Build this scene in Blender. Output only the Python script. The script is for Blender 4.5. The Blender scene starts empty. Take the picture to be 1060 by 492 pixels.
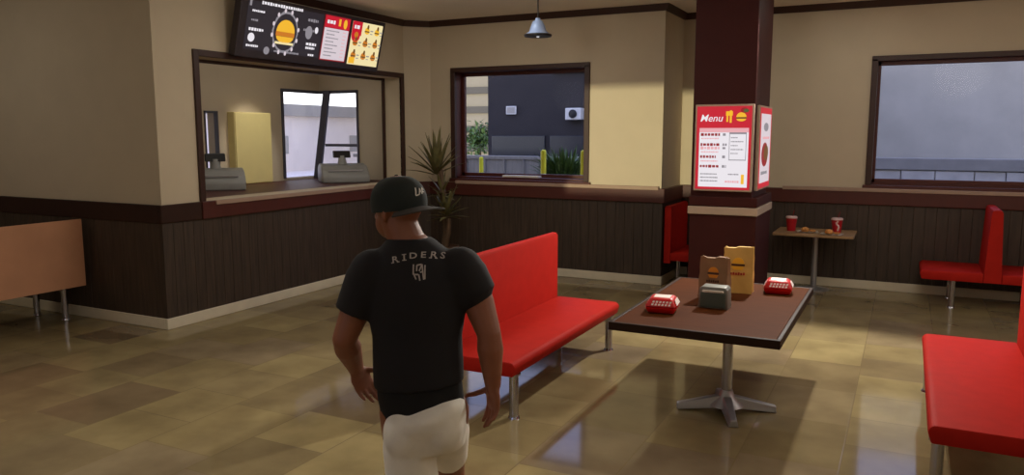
import bpy, bmesh, math, random
from mathutils import Vector, Matrix, Euler
from mathutils.bvhtree import BVHTree
random.seed(7)
S = bpy.context.scene
C = S.collection
PI = math.pi

# ------------------------------------------------------------------ camera
cam_d = bpy.data.cameras.new('camera'); cam = bpy.data.objects.new('camera', cam_d); C.objects.link(cam)
cam_d.sensor_fit = 'HORIZONTAL'; cam_d.sensor_width = 36.0
cam_d.lens = 36.0 * 807.24 / 1060.0
cam_d.clip_start = 0.05; cam_d.clip_end = 300
cam.location = (0, 0, 2.05)
cam.rotation_euler = (PI/2 - 0.1331325, 0, 0.4677024)
S.camera = cam

# ------------------------------------------------------------------ world, lamps, exposure
def lin(h):
    h = h.lstrip('#'); o = []
    for i in (0, 2, 4):
        c = int(h[i:i+2], 16)/255
        o.append(c/12.92 if c <= .04045 else ((c+.055)/1.055)**2.4)
    return (*o, 1)
W = bpy.data.worlds.new('sky'); S.world = W; W.use_nodes = True
nt = W.node_tree; nt.nodes.clear()
wo = nt.nodes.new('ShaderNodeOutputWorld'); bg = nt.nodes.new('ShaderNodeBackground')
tc = nt.nodes.new('ShaderNodeTexCoord'); sx = nt.nodes.new('ShaderNodeSeparateXYZ'); rp = nt.nodes.new('ShaderNodeValToRGB')
nt.links.new(tc.outputs['Generated'], sx.inputs[0]); nt.links.new(sx.outputs['Z'], rp.inputs[0])
rp.color_ramp.elements[0].position = 0.12; rp.color_ramp.elements[0].color = (.92, .93, .95, 1)
rp.color_ramp.elements[1].position = 0.36; rp.color_ramp.elements[1].color = (.34, .42, .80, 1)
nt.links.new(rp.outputs[0], bg.inputs[0]); bg.inputs[1].default_value = 2.3
nt.links.new(bg.outputs[0], wo.inputs[0])

def lamp(name, typ, loc, power, color=(1, 1, 1), size=.3, size_y=None, rot=(0, 0, 0), **kw):
    d = bpy.data.lights.new(name, typ); d.energy = power; d.color = color
    if typ == 'AREA':
        d.shape = 'RECTANGLE' if size_y else 'DISK'; d.size = size
        if size_y: d.size_y = size_y
    for k, v in kw.items(): setattr(d, k, v)
    o = bpy.data.objects.new(name, d); C.objects.link(o); o.location = loc; o.rotation_euler = rot
    return o
WARM = (1, .95, .86)
# low evening sun coming in through the added glazed opening at the front
lamp('sun', 'SUN', (-3.4, -8, 4), 2.0, (1, .93, .6), rot=(PI/2 - math.radians(3.0), 0, 0), angle=math.radians(.6))
# ceiling spots of the dining room, then unseen fill lamps added for brightness
def spot(name, loc, to, power, half, blend=.35, soft=.09):
    v = Vector(to)-Vector(loc)
    return lamp(name, 'SPOT', loc, power, WARM, rot=v.to_track_quat('-Z', 'Y').to_euler(), spot_size=2*math.radians(half), spot_blend=blend, shadow_soft_size=soft)
spot('table_spot', (-1.12, 9.25, 3.68), (-.8, 5.3, .3), 900, 45, .3)
lamp('corner_fill', 'AREA', (-.7, 9.95, 3.69), 7, WARM, size=.6, size_y=.6)  # unseen area lamp added to brighten the recess
spot('floor_spot', (-4.4, 2.4, 3.68), (-4.4, 2.6, 0), 150, 55, .6)
for gx in (-9.5, -4.6, .2, 4.2):
    for gy in (-.4, 3.6, 7.6):
        if gx < -7 and gy > 4: continue
        lamp('ceiling_fill', 'AREA', (gx, gy, 3.69), 26 if gy > 7 else 4, WARM, size=1.2, size_y=1.2)  # added overhead fill, evens out the light in the room
        lamp('point_fill', 'POINT', (gx+.6, min(gy, 6.2), 3.15), 36 if gy > 7 else 10, WARM, shadow_soft_size=.45)  # added fill points without fixtures, lift the ceiling and walls
lamp('kitchen_fill', 'AREA', (-7.95, 8.0, 3.69), 8, WARM, size=.8, size_y=3.2)  # unseen fill lamp added for the kitchen
spot('patch_fill', (-7.45, 8.62, 3.6), (-8.68, 8.62, 1.75), 75, 17, .5, .05)  # unseen spot added to brighten the yellow sun patch slab

S.view_settings.view_transform = 'Standard'; S.view_settings.look = 'None'
S.view_settings.exposure = 0.0; S.view_settings.gamma = 1.0; S.view_settings.use_curve_mapping = False
try:
    S.cycles.max_bounces = 8; S.cycles.diffuse_bounces = 4; S.cycles.glossy_bounces = 4; S.cycles.transparent_max_bounces = 12
    S.cycles.caustics_reflective = False; S.cycles.caustics_refractive = False; S.cycles.sample_clamp_indirect = 4
except Exception: pass

# ------------------------------------------------------------------ materials
def mat(name, hexc, rough=.6, metal=0.0, var=0.0, scale=6.0, stretch=None, spec=.5, emis=0.0, bump=0.0):
    m = bpy.data.materials.new(name); m.use_nodes = True
    n = m.node_tree; b = n.nodes['Principled BSDF']
    col = lin(hexc)
    b.inputs['Roughness'].default_value = rough; b.inputs['Metallic'].default_value = metal
    b.inputs['Specular IOR Level'].default_value = spec
    b.inputs['Base Color'].default_value = col
    if emis:
        b.inputs['Emission Color'].default_value = col; b.inputs['Emission Strength'].default_value = emis
        b.inputs['Base Color'].default_value = (.02, .02, .02, 1)
    if var or bump:
        t = n.nodes.new('ShaderNodeTexCoord'); mp = n.nodes.new('ShaderNodeMapping'); nz = n.nodes.new('ShaderNodeTexNoise')
        mp.inputs['Scale'].default_value = stretch or (1, 1, 1)
        nz.inputs['Scale'].default_value = scale; nz.inputs['Detail'].default_value = 5
        n.links.new(t.outputs['Object'], mp.inputs[0]); n.links.new(mp.outputs[0], nz.inputs['Vector'])
        if var:
            r = n.nodes.new('ShaderNodeValToRGB')
            r.color_ramp.elements[0].position = .3; r.color_ramp.elements[1].position = .7
            r.color_ramp.elements[0].color = (*[c*(1-var) for c in col[:3]], 1)
            r.color_ramp.elements[1].color = (*[min(1, c*(1+var)) for c in col[:3]], 1)
            n.links.new(nz.outputs['Fac'], r.inputs[0]); n.links.new(r.outputs[0], b.inputs['Base Color'])
        if bump:
            bp = n.nodes.new('ShaderNodeBump'); bp.inputs['Strength'].default_value = bump; bp.inputs['Distance'].default_value = .01
            n.links.new(nz.outputs['Fac'], bp.inputs['Height']); n.links.new(bp.outputs[0], b.inputs['Normal'])
    return m

def floor_material():
    m = bpy.data.materials.new('slate_tiles'); m.use_nodes = True
    n = m.node_tree; b = n.nodes['Principled BSDF']; L = n.links.new
    t = n.nodes.new('ShaderNodeTexCoord'); mp = n.nodes.new('ShaderNodeMapping')
    mp.inputs['Rotation'].default_value = (0, 0, PI/2); mp.inputs['Location'].default_value = (.17, .26, 0)
    L(t.outputs['Object'], mp.inputs[0])
    def brick(off, freq, w, h, sq):
        k = n.nodes.new('ShaderNodeTexBrick'); k.offset = off; k.offset_frequency = freq; k.squash = sq; k.squash_frequency = 2
        k.inputs['Scale'].default_value = 1; k.inputs['Brick Width'].default_value = w; k.inputs['Row Height'].default_value = h
        k.inputs['Mortar Size'].default_value = .006; k.inputs['Mortar Smooth'].default_value = .6; k.inputs['Bias'].default_value = 0
        k.inputs['Color1'].default_value = (0, 0, 0, 1); k.inputs['Color2'].default_value = (1, 1, 1, 1); k.inputs['Mortar'].default_value = (.4, .4, .4, 1)
        L(mp.outputs[0], k.inputs[0]); return k
    k = brick(.37, 2, .80, .60, .70)
    r = n.nodes.new('ShaderNodeValToRGB'); cr = r.color_ramp
    cols = ['#705f49', '#8a7a57', '#7d6e51', '#978760', '#78684f', '#8f7f5c', '#80705a']
    cr.elements[0].position = 0; cr.elements[0].color = lin(cols[0]); cr.elements[1].position = 1; cr.elements[1].color = lin(cols[-1])
    for i, c in enumerate(cols[1:-1]): e = cr.elements.new((i+1)/(len(cols)-1)); e.color = lin(c)
    L(k.outputs['Color'], r.inputs[0])
    nz = n.nodes.new('ShaderNodeTexNoise'); nz.inputs['Scale'].default_value = 2.6; nz.inputs['Detail'].default_value = 7
    L(t.outputs['Object'], nz.inputs['Vector'])
    nr = n.nodes.new('ShaderNodeValToRGB'); nr.color_ramp.elements[0].position = .3; nr.color_ramp.elements[1].position = .72
    nr.color_ramp.elements[0].color = (.74, .72, .70, 1); nr.color_ramp.elements[1].color = (1.1, 1.1, 1.06, 1)
    L(nz.outputs['Fac'], nr.inputs[0])
    mx = n.nodes.new('ShaderNodeMixRGB'); mx.blend_type = 'MULTIPLY'; mx.inputs[0].default_value = 1
    L(r.outputs[0], mx.inputs[1]); L(nr.outputs[0], mx.inputs[2])
    mj = n.nodes.new('ShaderNodeMixRGB'); mj.inputs[2].default_value = lin('#665741')
    mu = n.nodes.new('ShaderNodeMath'); mu.operation = 'MULTIPLY'; mu.inputs[1].default_value = .5
    L(k.outputs['Fac'], mu.inputs[0]); L(mu.outputs[0], mj.inputs[0]); L(mx.outputs[0], mj.inputs[1])
    L(mj.outputs[0], b.inputs['Base Color'])
    bp = n.nodes.new('ShaderNodeBump'); bp.inputs['Strength'].default_value = .12; bp.inputs['Distance'].default_value = .004
    L(mu.outputs[0], bp.inputs['Height']); bp.invert = True; L(bp.outputs[0], b.inputs['Normal'])
    b.inputs['Roughness'].default_value = .08; b.inputs['Specular IOR Level'].default_value = .2
    return m

def glass_material(name, tint=(1, 1, 1, 1), gloss=.6):
    m = bpy.data.materials.new(name); m.use_nodes = True; n = m.node_tree; n.nodes.clear()
    o = n.nodes.new('ShaderNodeOutputMaterial'); a = n.nodes.new('ShaderNodeBsdfTransparent'); g = n.nodes.new('ShaderNodeBsdfGlossy')
    f = n.nodes.new('ShaderNodeFresnel'); f.inputs[0].default_value = 1.45; x = n.nodes.new('ShaderNodeMixShader')
    mu = n.nodes.new('ShaderNodeMath'); mu.operation = 'MULTIPLY'; mu.inputs[1].default_value = gloss
    a.inputs[0].default_value = tint; g.inputs['Roughness'].default_value = .03
    n.links.new(f.outputs[0], mu.inputs[0]); n.links.new(mu.outputs[0], x.inputs[0])
    n.links.new(a.outputs[0], x.inputs[1]); n.links.new(g.outputs[0], x.inputs[2]); n.links.new(x.outputs[0], o.inputs[0])
    return m

M = {}
def defm(k, *a, **kw): M[k] = mat(k, *a, **kw)
defm('wall_paint', '#c4b59c', .85, var=.03, scale=3)
defm('kitchen_paint', '#c4b59c', .85, var=.03, scale=3)
defm('ceiling_paint', '#f2eae0', .9, var=.03, scale=2)
defm('wainscot', '#3d3026', .55, var=.35, scale=5, stretch=(8, 8, .5))
defm('maroon', '#4c1c13', .5, var=.08, scale=8)
defm('dark_rail', '#35211a', .6, spec=.2, var=.08, scale=8)
defm('dark_trim', '#35190f', .5, var=.08, scale=8)
defm('cap_strip', '#a08573', .6, var=.05, scale=8)
defm('baseboard', '#d6ccb4', .6, var=.05, scale=5)
defm('pillar', '#3c1613', .6, spec=.2, var=.08, scale=4)
defm('pillar_strip', '#b09a86', .6, var=.05, scale=6)
defm('red_vinyl', '#a8221a', .6, spec=.05, var=.06, scale=9, bump=.05)
defm('laminate_back', '#cc9572', .6, var=.05, scale=4)
defm('chrome', '#b9b9c2', .22, 1.0, var=.04)
defm('steel', '#a6a5a8', .4, .7, var=.05)
defm('table_wood', '#50290f', .7, spec=.05, var=.12, scale=5, stretch=(1, 8, 1))
defm('table_edge', '#2e1d14', .55, spec=.15, var=.1)
defm('pale_wood', '#9a7a55', .5, var=.1, scale=6)
defm('paper_brown', '#8d6a4a', .8, var=.06, scale=12, bump=.15)
defm('paper_tan', '#d3ab5c', .8, var=.06, scale=12, bump=.15)
defm('box_red', '#cc1414', .4, var=.05)
defm('box_white', '#f2e6e0', .5, var=.02)
defm('cup_red', '#c01828', .4, var=.05)
defm('cup_lid', '#d8b8b4', .4, var=.02)
defm('straw_red', '#7b1b20', .4, var=.02)
defm('food', '#c98743', .7, var=.25, scale=40)
defm('wrapper', '#d8d0c2', .7, var=.05)
defm('print_orange', '#d98a1e', .7, var=.05)
defm('print_yellow', '#f0b428', .7, var=.05)
defm('print_brown', '#4b2c18', .7, var=.05)
defm('print_red', '#a8321e', .7, var=.05)
defm('napkin_front', '#55625a', .3, .3, var=.05)
defm('napkin_case', '#7f7f77', .4, .3, var=.05)
defm('skin', '#8a543c', .5, var=.08, scale=14)
defm('shirt', '#120e13', .85, var=.1, scale=20)
defm('underwear', '#0b090b', .9, var=.1, scale=20)
defm('shorts', '#eee8dc', .85, var=.06, scale=14)
defm('cap', '#1b2220', .85, var=.1, scale=30)
defm('cap_brim', '#3a3634', .85, var=.1, scale=30)
defm('print_grey', '#b4aaa6', .8, var=.04)
defm('print_white', '#d8d2cc', .8, var=.03)
defm('eye_white', '#d8d2cc', .3, var=.02)
defm('shoe', '#c8c4bc', .6, var=.05)
defm('leaf', '#66603a', .55, var=.3, scale=9)
defm('leaf_bright', '#47602a', .55, var=.35, scale=7)
defm('trunk', '#5b4632', .8, var=.2, scale=14)
defm('pot', '#5a3d2c', .6, var=.1)
defm('soil', '#2b2119', .95, var=.2, scale=30)
defm('lamp_shade', '#9db3dc', .35, .2, var=.05)
defm('lamp_inside', '#e8ecf4', .5, emis=1.1)
defm('lamp_cord', '#2a2220', .6, var=.05)
defm('black_plastic', '#181618', .4, var=.05)
defm('register_grey', '#8f8f8c', .45, var=.06)
defm('sun_patch_yellow', '#e2d190', .6, var=.04, scale=3)  # tone of a sunlit wall put into the base colour
defm('post_grey', '#4c4b55', .5, var=.05)
defm('board_case', '#3a3238', .45, .2, var=.08)
defm('asphalt', '#55555a', .9, var=.15, scale=12)
defm('dark_wall', '#322d2c', .85, var=.12, scale=2)
defm('pale_wall', '#f6e9da', .9, var=.04, scale=1.2)
defm('coping', '#827d76', .9, var=.1, scale=3)
defm('facade', '#978d78', .9, var=.05, scale=1)
defm('facade_band', '#5f5a50', .9, var=.05, scale=1)
defm('grey_wall', '#b2ab9e', .9, var=.07, scale=1.4)
defm('parapet', '#a8a29a', .9, var=.16, scale=2.5)
defm('fence_wall', '#8c877e', .9, var=.14, scale=5, stretch=(4, 4, .6))
defm('bollard_yellow', '#d6d023', .5, var=.1)
defm('white_paint', '#dcd8d0', .5, var=.04)
defm('dark_window', '#2a2c34', .2, var=.05)
for k, h in dict(s_dark='#231e27', s_white='#e9e4ea', s_pale='#d6c9d0', s_red='#c4122c', s_cream='#f0dfa8', s_yellow='#f1b62c',
                 s_orange='#c9761c', s_brown='#6b4518', s_grey='#8a858c', s_pink='#e6a8ae', s_deepred='#8f0f1c', s_green='#4d5a2c').items():
    M[k] = mat('screen_'+k[2:], h, .5, emis=1.0)
M['floor'] = floor_material()
M['glass'] = glass_material('window_glass', gloss=.08)

# ------------------------------------------------------------------ mesh helpers
class MB:
    def __init__(s): s.bm = bmesh.new()
    def _merge(s, t, mi=0, M4=None):
        if M4 is not None: bmesh.ops.transform(t, matrix=M4, verts=t.verts)
        for f in t.faces: f.material_index = mi
        me = bpy.data.meshes.new('tmp'); t.to_mesh(me); t.free(); s.bm.from_mesh(me); bpy.data.meshes.remove(me); return s
    def box(s, x0, x1, y0, y1, z0, z1, bev=0, mi=0, seg=2, M4=None):
        t = bmesh.new(); bmesh.ops.create_cube(t, size=1)
        for v in t.verts: v.co = Vector(((x0+x1)/2+v.co.x*(x1-x0), (y0+y1)/2+v.co.y*(y1-y0), (z0+z1)/2+v.co.z*(z1-z0)))
        if bev: bmesh.ops.bevel(t, geom=t.edges[:], offset=bev, segments=seg, affect='EDGES', profile=.5)
        return s._merge(t, mi, M4)
    def cyl(s, p0, p1, r0, r1=None, n=20, mi=0, bev=0):
        r1 = r0 if r1 is None else r1; p0 = Vector(p0); p1 = Vector(p1); d = p1-p0
        t = bmesh.new(); bmesh.ops.create_cone(t, cap_ends=True, segments=n, radius1=r0, radius2=r1, depth=d.length)
        q = d.to_track_quat('Z', 'Y').to_matrix().to_4x4(); q.translation = (p0+p1)/2
        return s._merge(t, mi, q)
    def sph(s, c, r, n=16, mi=0, rot=None):
        t = bmesh.new(); bmesh.ops.create_uvsphere(t, u_segments=n, v_segments=max(8, n*2//3), radius=1)
        r = (r, r, r) if isinstance(r, (int, float)) else r
        m = Matrix.Translation(Vector(c)) @ (rot.to_4x4() if rot else Matrix()) @ Matrix.Diagonal((*r, 1))
        return s._merge(t, mi, m)
    def lathe(s, prof, c=(0, 0, 0), n=24, mi=0, cap=True):
        t = bmesh.new(); rings = []
        for r, z in prof: rings.append([t.verts.new((c[0]+r*math.cos(2*PI*i/n), c[1]+r*math.sin(2*PI*i/n), c[2]+z)) for i in range(n)])
        for a, b in zip(rings, rings[1:]):
            for i in range(n): t.faces.new((a[i], a[(i+1) % n], b[(i+1) % n], b[i]))
        if cap:
            t.faces.new(rings[0][::-1]); t.faces.new(rings[-1])
        bmesh.ops.recalc_face_normals(t, faces=t.faces)
        return s._merge(t, mi)
    def loft(s, rings, n=24, mi=0):
        # rings: (centre, rx, ry[, tilt matrix]) ellipses
        t = bmesh.new(); R = []
        for q in rings:
            c, rx, ry = Vector(q[0]), q[1], q[2]; m = q[3] if len(q) > 3 else Matrix.Identity(3)
            R.append([t.verts.new(c + m @ Vector((rx*math.cos(2*PI*i/n), ry*math.sin(2*PI*i/n), 0))) for i in range(n)])
        for a, b in zip(R, R[1:]):
            for i in range(n): t.faces.new((a[i], a[(i+1) % n], b[(i+1) % n], b[i]))
        t.faces.new(R[0][::-1]); t.faces.new(R[-1]); bmesh.ops.recalc_face_normals(t, faces=t.faces)
        return s._merge(t, mi)
    def limb(s, pts, rad, n=14, mi=0):
        for i in range(len(pts)-1): s.cyl(pts[i], pts[i+1], rad[i], rad[i+1], n, mi)
        for p, r in zip(pts, rad): s.sph(p, r, n, mi)
        return s
    def prism(s, poly, a, b, axis='y', mi=0, bev=0, seg=3):
        # poly of 2D points; axis y: (x,z); axis x: (y,z); axis z: (x,y)
        def P(p, k): return {'y': (p[0], k, p[1]), 'x': (k, p[0], p[1]), 'z': (p[0], p[1], k)}[axis]
        t = bmesh.new(); A = [t.verts.new(P(p, a)) for p in poly]; B = [t.verts.new(P(p, b)) for p in poly]; n = len(poly)
        t.faces.new(A); t.faces.new(B[::-1])
        for i in range(n): t.faces.new((A[i], B[i], B[(i+1) % n], A[(i+1) % n]))
        bmesh.ops.recalc_face_normals(t, faces=t.faces)
        if bev: bmesh.ops.bevel(t, geom=t.edges[:], offset=bev, segments=seg, affect='EDGES', profile=.5)
        return s._merge(t, mi)
    def hexa(s, b4, t4, mi=0, bev=0):
        t = bmesh.new(); A = [t.verts.new(p) for p in b4]; B = [t.verts.new(p) for p in t4]
        t.faces.new(A[::-1]); t.faces.new(B)
        for i in range(4): t.faces.new((A[i], A[(i+1) % 4], B[(i+1) % 4], B[i]))
        bmesh.ops.recalc_face_normals(t, faces=t.faces)
        if bev: bmesh.ops.bevel(t, geom=t.edges[:], offset=bev, segments=2, affect='EDGES', profile=.5)
        return s._merge(t, mi)
    def build(s, name, mats, parent=None, smooth=None, **tags):
        me = bpy.data.meshes.new(name); s.bm.to_mesh(me); s.bm.free()
        for m in (mats if isinstance(mats, (list, tuple)) else [mats]): me.materials.append(M[m] if isinstance(m, str) else m)
        if smooth is not None:
            for p in me.polygons: p.use_smooth = True
            if smooth < 180:
                try: me.set_sharp_from_angle(angle=math.radians(smooth))
                except Exception: pass
        o = bpy.data.objects.new(name, me); C.objects.link(o)
        if parent: o.parent = parent
        for k, v in tags.items(): o[k] = v
        return o
def thing(name, label, cat, loc=(0, 0, 0), rz=0, group=None):
    o = bpy.data.objects.new(name, None); C.objects.link(o); o.location = loc; o.rotation_euler = (0, 0, rz); o.empty_display_size = .1
    o['label'] = label; o['category'] = cat
    if group: o['group'] = group
    return o
def struct(name, mb, mats, parent=None, **kw):
    o = mb.build(name, mats, parent, **kw)
    if not parent: o['kind'] = 'structure'
    return o
def sroot(name, loc=(0, 0, 0)):
    o = bpy.data.objects.new(name, None); C.objects.link(o); o.location = loc; o['kind'] = 'structure'; return o
def copy_tree(o, parent=None):
    c = o.copy(); C.objects.link(c)
    if parent: c.parent = parent
    for ch in list(o.children): copy_tree(ch, c)
    return c
def text_mesh(txt, size, offset=0.0, extrude=0.0, shear=0.0):
    cu = bpy.data.curves.new('lettering', 'FONT'); cu.body = txt; cu.size = size; cu.align_x = 'CENTER'; cu.align_y = 'CENTER'
    cu.offset = offset; cu.extrude = extrude; cu.shear = shear; cu.resolution_u = 3
    o = bpy.data.objects.new('lettering', cu); C.objects.link(o)
    dg = bpy.context.evaluated_depsgraph_get(); me = bpy.data.meshes.new_from_object(o.evaluated_get(dg), depsgraph=dg)
    bpy.data.objects.remove(o); bpy.data.curves.remove(cu)
    return me
def remeshed(mb, voxel, smooth_it=4, factor=.5):
    me = bpy.data.meshes.new('raw'); mb.bm.to_mesh(me); mb.bm.free()
    o = bpy.data.objects.new('raw', me); C.objects.link(o)
    r = o.modifiers.new('r', 'REMESH'); r.mode = 'VOXEL'; r.voxel_size = voxel; r.use_smooth_shade = True
    sm = o.modifiers.new('s', 'SMOOTH'); sm.iterations = smooth_it; sm.factor = factor
    dg = bpy.context.evaluated_depsgraph_get(); out = bpy.data.meshes.new_from_object(o.evaluated_get(dg), depsgraph=dg)
    bpy.data.objects.remove(o); bpy.data.meshes.remove(me)
    for p in out.polygons: p.use_smooth = True
    return out
def link_mesh(name, me, mats, parent=None):
    me.name = name; me.materials.clear()
    for m in (mats if isinstance(mats, (list, tuple)) else [mats]): me.materials.append(M[m])
    o = bpy.data.objects.new(name, me); C.objects.link(o)
    if parent: o.parent = parent
    return o

# ------------------------------------------------------------------ room shell
X0, Y1, Y2, XC, YL = -6.86, 10.25, 11.21, -2.93, 5.54     # kitchen wall, back wall, right wall, outer corner, left wall
ZC = 3.72; ZR0, ZR1 = 1.12, 1.31                          # ceiling; rail
struct('floor', MB().box(-13, 6, -3, YL+.3, -.1, 0).box(-8.95, 6, YL+.3, 11.5, -.1, 0), 'floor')
struct('sun_blocker', MB().box(-13.3, 6.3, -3.3, -3.0, ZC+.2, 7.2), 'wall_paint')  # unseen slab added to keep the sun off the walls outside
struct('ceiling', MB().box(-13, 6, -3.3, YL+.3, ZC, ZC+.2).box(-8.95, 6.3, YL+.3, 11.5, ZC, ZC+.2), 'ceiling_paint')

def wall_open(axis, f0, f1, a0, a1, oa0, oa1, oz0, oz1, top=ZC):
    # wall slab with one opening; axis 'x': slab spans f0..f1 in x and runs along y
    mb = MB()
    def bx(p0, p1, z0, z1):
        if axis == 'x': mb.box(f0, f1, p0, p1, z0, z1)
        else: mb.box(p0, p1, f0, f1, z0, z1)
    bx(a0, oa0, 0, top); bx(oa1, a1, 0, top); bx(oa0, oa1, 0, oz0); bx(oa0, oa1, oz1, top)
    return mb
KY0, KY1, KZ0, KZ1 = 6.10, 9.86, 1.31, 2.87               # serving opening
struct('wall_kitchen', wall_open('x', X0-.3, X0, YL, Y1+.3, KY0, KY1, KZ0, KZ1), 'wall_paint')
struct('wall_left', MB().box(-13, X0-.3, YL, YL+.3, 0, ZC), 'wall_paint')
BW = (-6.17, -4.0, 1.37, 2.98)                            # back window
struct('wall_back', wall_open('y', Y1, Y1+.3, X0-.3, XC, BW[0], BW[1], BW[2], BW[3])
       .prism([(X0, Y1-.29), (X0+.29, Y1), (X0, Y1)], 0, ZC, 'z'), 'wall_paint')
struct('wall_recess', MB().box(XC-.3, XC, Y1+.3, Y2+.3, 0, ZC), 'wall_paint')
RW = (-.45, 3.3, 1.38, 2.99)                              # right-hand window
struct('wall_right', wall_open('y', Y2, Y2+.3, XC, 6, RW[0], RW[1], RW[2], RW[3]), 'wall_paint')
struct('wall_side', MB().box(6, 6.3, -3, 11.5, 0, ZC), 'wall_paint')
struct('wall_far_left', MB().box(-13.3, -13, -3, YL+.3, 0, ZC), 'wall_paint')
struct('wall_front', wall_open('y', -3.3, -3, -13, 6, -4.35, -2.55, .02, 3.44), 'wall_paint')
# kitchen shell
KX = -8.75; SY = 7.84
kw = MB()
kw.box(KX-.2, KX, YL+.3, SY, 0, ZC).box(KX-.2, KX, SY+.24, 9.40, 0, ZC).box(KX-.2, KX, SY, SY+.24, 0, 1.36).box(KX-.2, KX, SY, SY+.24, 2.36, ZC)
kw.box(KX-.2, KX, 9.40, Y1+.2, 0, 1.34).box(KX-.2, KX, 9.40, Y1+.2, 2.72, ZC)
struct('wall_kitchen_west', kw, 'kitchen_paint')
kb = MB().box(-7.98, X0-.3, Y1, Y1+.2, 0, ZC).box(KX, -7.98, Y1, Y1+.2, 0, 1.30).box(KX, -7.98, Y1, Y1+.2, 2.72, ZC)
struct('wall_kitchen_back', kb, 'kitchen_paint')
struct('sky_blocker', MB().box(-14.2, KX-.2, 6.2, 10.45, 3.12, 3.3).box(-14.2, -7.85, 10.45, 13.0, 3.12, 3.3).box(-14.2, -9.7, 13.0, 15.6, 3.12, 3.3).cyl((-13.8, 6.6, -.1), (-13.8, 6.6, 3.12), .08).cyl((-13.8, 10.2, -.1), (-13.8, 10.2, 3.12), .08), 'ceiling_paint')  # unseen slabs and posts added to block sky reflections in the floor

# wainscot of vertical planks
def planks(mb, axis, f0, f1, a0, a1, w=.13):
    n = max(1, round((a1-a0)/w)); w = (a1-a0)/n
    for i in range(n):
        p, q = a0+i*w+.001, a0+(i+1)*w-.001
        if axis == 'x': mb.box(f0, f1, p, q, .10, ZR0, .0025, seg=1)
        else: mb.box(p, q, f0, f1, .10, ZR0, .0025, seg=1)
wt = MB()
planks(wt, 'x', X0, X0+.03, YL-.03, Y1-.27); planks(wt, 'y', YL-.03, YL, -13, X0)
struct('trim_1', wt, 'wainscot')
wt = MB(); planks(wt, 'y', Y1-.03, Y1, X0+.27, XC+.03); planks(wt, 'x', XC, XC+.03, Y1, Y2); planks(wt, 'y', Y2-.03, Y2, XC+.03, 6)
wt.prism([(X0+.02, Y1-.29), (X0+.29, Y1-.02), (X0+.30, Y1), (X0, Y1-.30)][:2]+[(X0+.27, Y1), (X0, Y1-.27)], .10, ZR0, 'z')
struct('trim_2', wt, 'wainscot')
# chair rail
r = MB()
r.box(X0, X0+.06, KY0-.08, Y1-.25, ZR0, ZR1, .008)
r.box(X0+.2, XC+.06, Y1-.06, Y1, ZR0, ZR1, .008).box(XC, XC+.06, Y1, Y2-.06, ZR0, ZR1, .008).box(XC, 6, Y2-.06, Y2, ZR0, ZR1, .008)
r.prism([(X0+.04, Y1-.31), (X0+.31, Y1-.04), (X0+.27, Y1), (X0, Y1-.27)], ZR0, ZR1, 'z')
struct('trim_3', r, 'maroon')
struct('trim_9', MB().box(X0, X0+.045, YL-.045, KY0-.08, ZR0, ZR1, .008).box(-13, X0, YL-.045, YL, ZR0, ZR1, .008), 'dark_rail')
r = MB().box(X0+.05, X0+.075, KY0+.1, KY1-.1, ZR1-.045, ZR1+.004, .006)
r.box(X0+.75, XC-.02, Y1-.075, Y1-.03, ZR1-.02, ZR1+.03, .008).box(-1.5, 6, Y2-.075, Y2-.03, ZR1-.02, ZR1+.03, .008)
struct('trim_4', r, 'cap_strip')
# crown moulding
def crown(mb, poly, h=.085, p=.06):
    # poly: wall line points, room on the right-hand side of travel
    pts = [Vector((*q, 0)) for q in poly]; off = []
    for i, q in enumerate(pts):
        ds = []
        if i: ds.append((q-pts[i-1]).normalized())
        if i < len(pts)-1: ds.append((pts[i+1]-q).normalized())
        ns = [Vector((d.y, -d.x, 0)) for d in ds]
        if len(ns) == 2: m = (ns[0]+ns[1]).normalized(); off.append(q + m*(p/max(.3, m.dot(ns[0]))))
        else: off.append(q+ns[0]*p)
    for i in range(len(pts)-1):
        a, b, c, d = pts[i], pts[i+1], off[i+1], off[i]
        Z = lambda v, z: (v.x, v.y, z)
        e = .35
        mb.hexa([Z(a, ZC-h), Z(b, ZC-h), Z(b.lerp(c, e), ZC-h), Z(a.lerp(d, e), ZC-h)], [Z(a, ZC), Z(b, ZC), Z(c, ZC), Z(d, ZC)])
cm = MB()
crown(cm, [(-13, YL), (X0, YL), (X0, Y1-.29), (X0+.29, Y1), (XC, Y1), (XC, Y2), (6, Y2)])
struct('trim_5', cm, 'dark_trim')
b = MB()
b.box(X0, X0+.045, YL-.045, Y1-.27, 0, .115, .006).box(-13, X0, YL-.045, YL, 0, .115, .006)
struct('baseboard_left', b, 'baseboard')
b = MB().box(X0+.25, XC+.045, Y1-.045, Y1, 0, .115, .006).box(XC, XC+.045, Y1, Y2-.045, 0, .115, .006)
struct('baseboard_back', b, 'baseboard')
struct('baseboard_right', MB().box(XC, 6, Y2-.045, Y2, 0, .115, .006), 'baseboard')

# serving opening frame, sill and counter
fr = MB(); t = .07
for y0, y1, z0, z1 in ((KY0-t, KY0, KZ0-.0, KZ1+t), (KY1, KY1+t, KZ0, KZ1+t), (KY0, KY1, KZ1, KZ1+t)):
    fr.box(X0-.02, X0+.03, y0, y1, z0, z1, .006)
struct('trim_6', fr, 'dark_trim')
struct('sill_opening', MB().box(X0-.3, X0-.001, KY0, KY1, KZ0-.03, KZ0-.001), 'maroon')
struct('trim_7', MB().box(X0-.32, X0-.28, KY1-.035, KY1, KZ0, KZ1).box(X0-.32, X0-.28, KY0, KY0+.035, KZ0, KZ1).box(X0-.32, X0-.28, KY0, KY1, KZ1-.035, KZ1), 'dark_trim')

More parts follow.
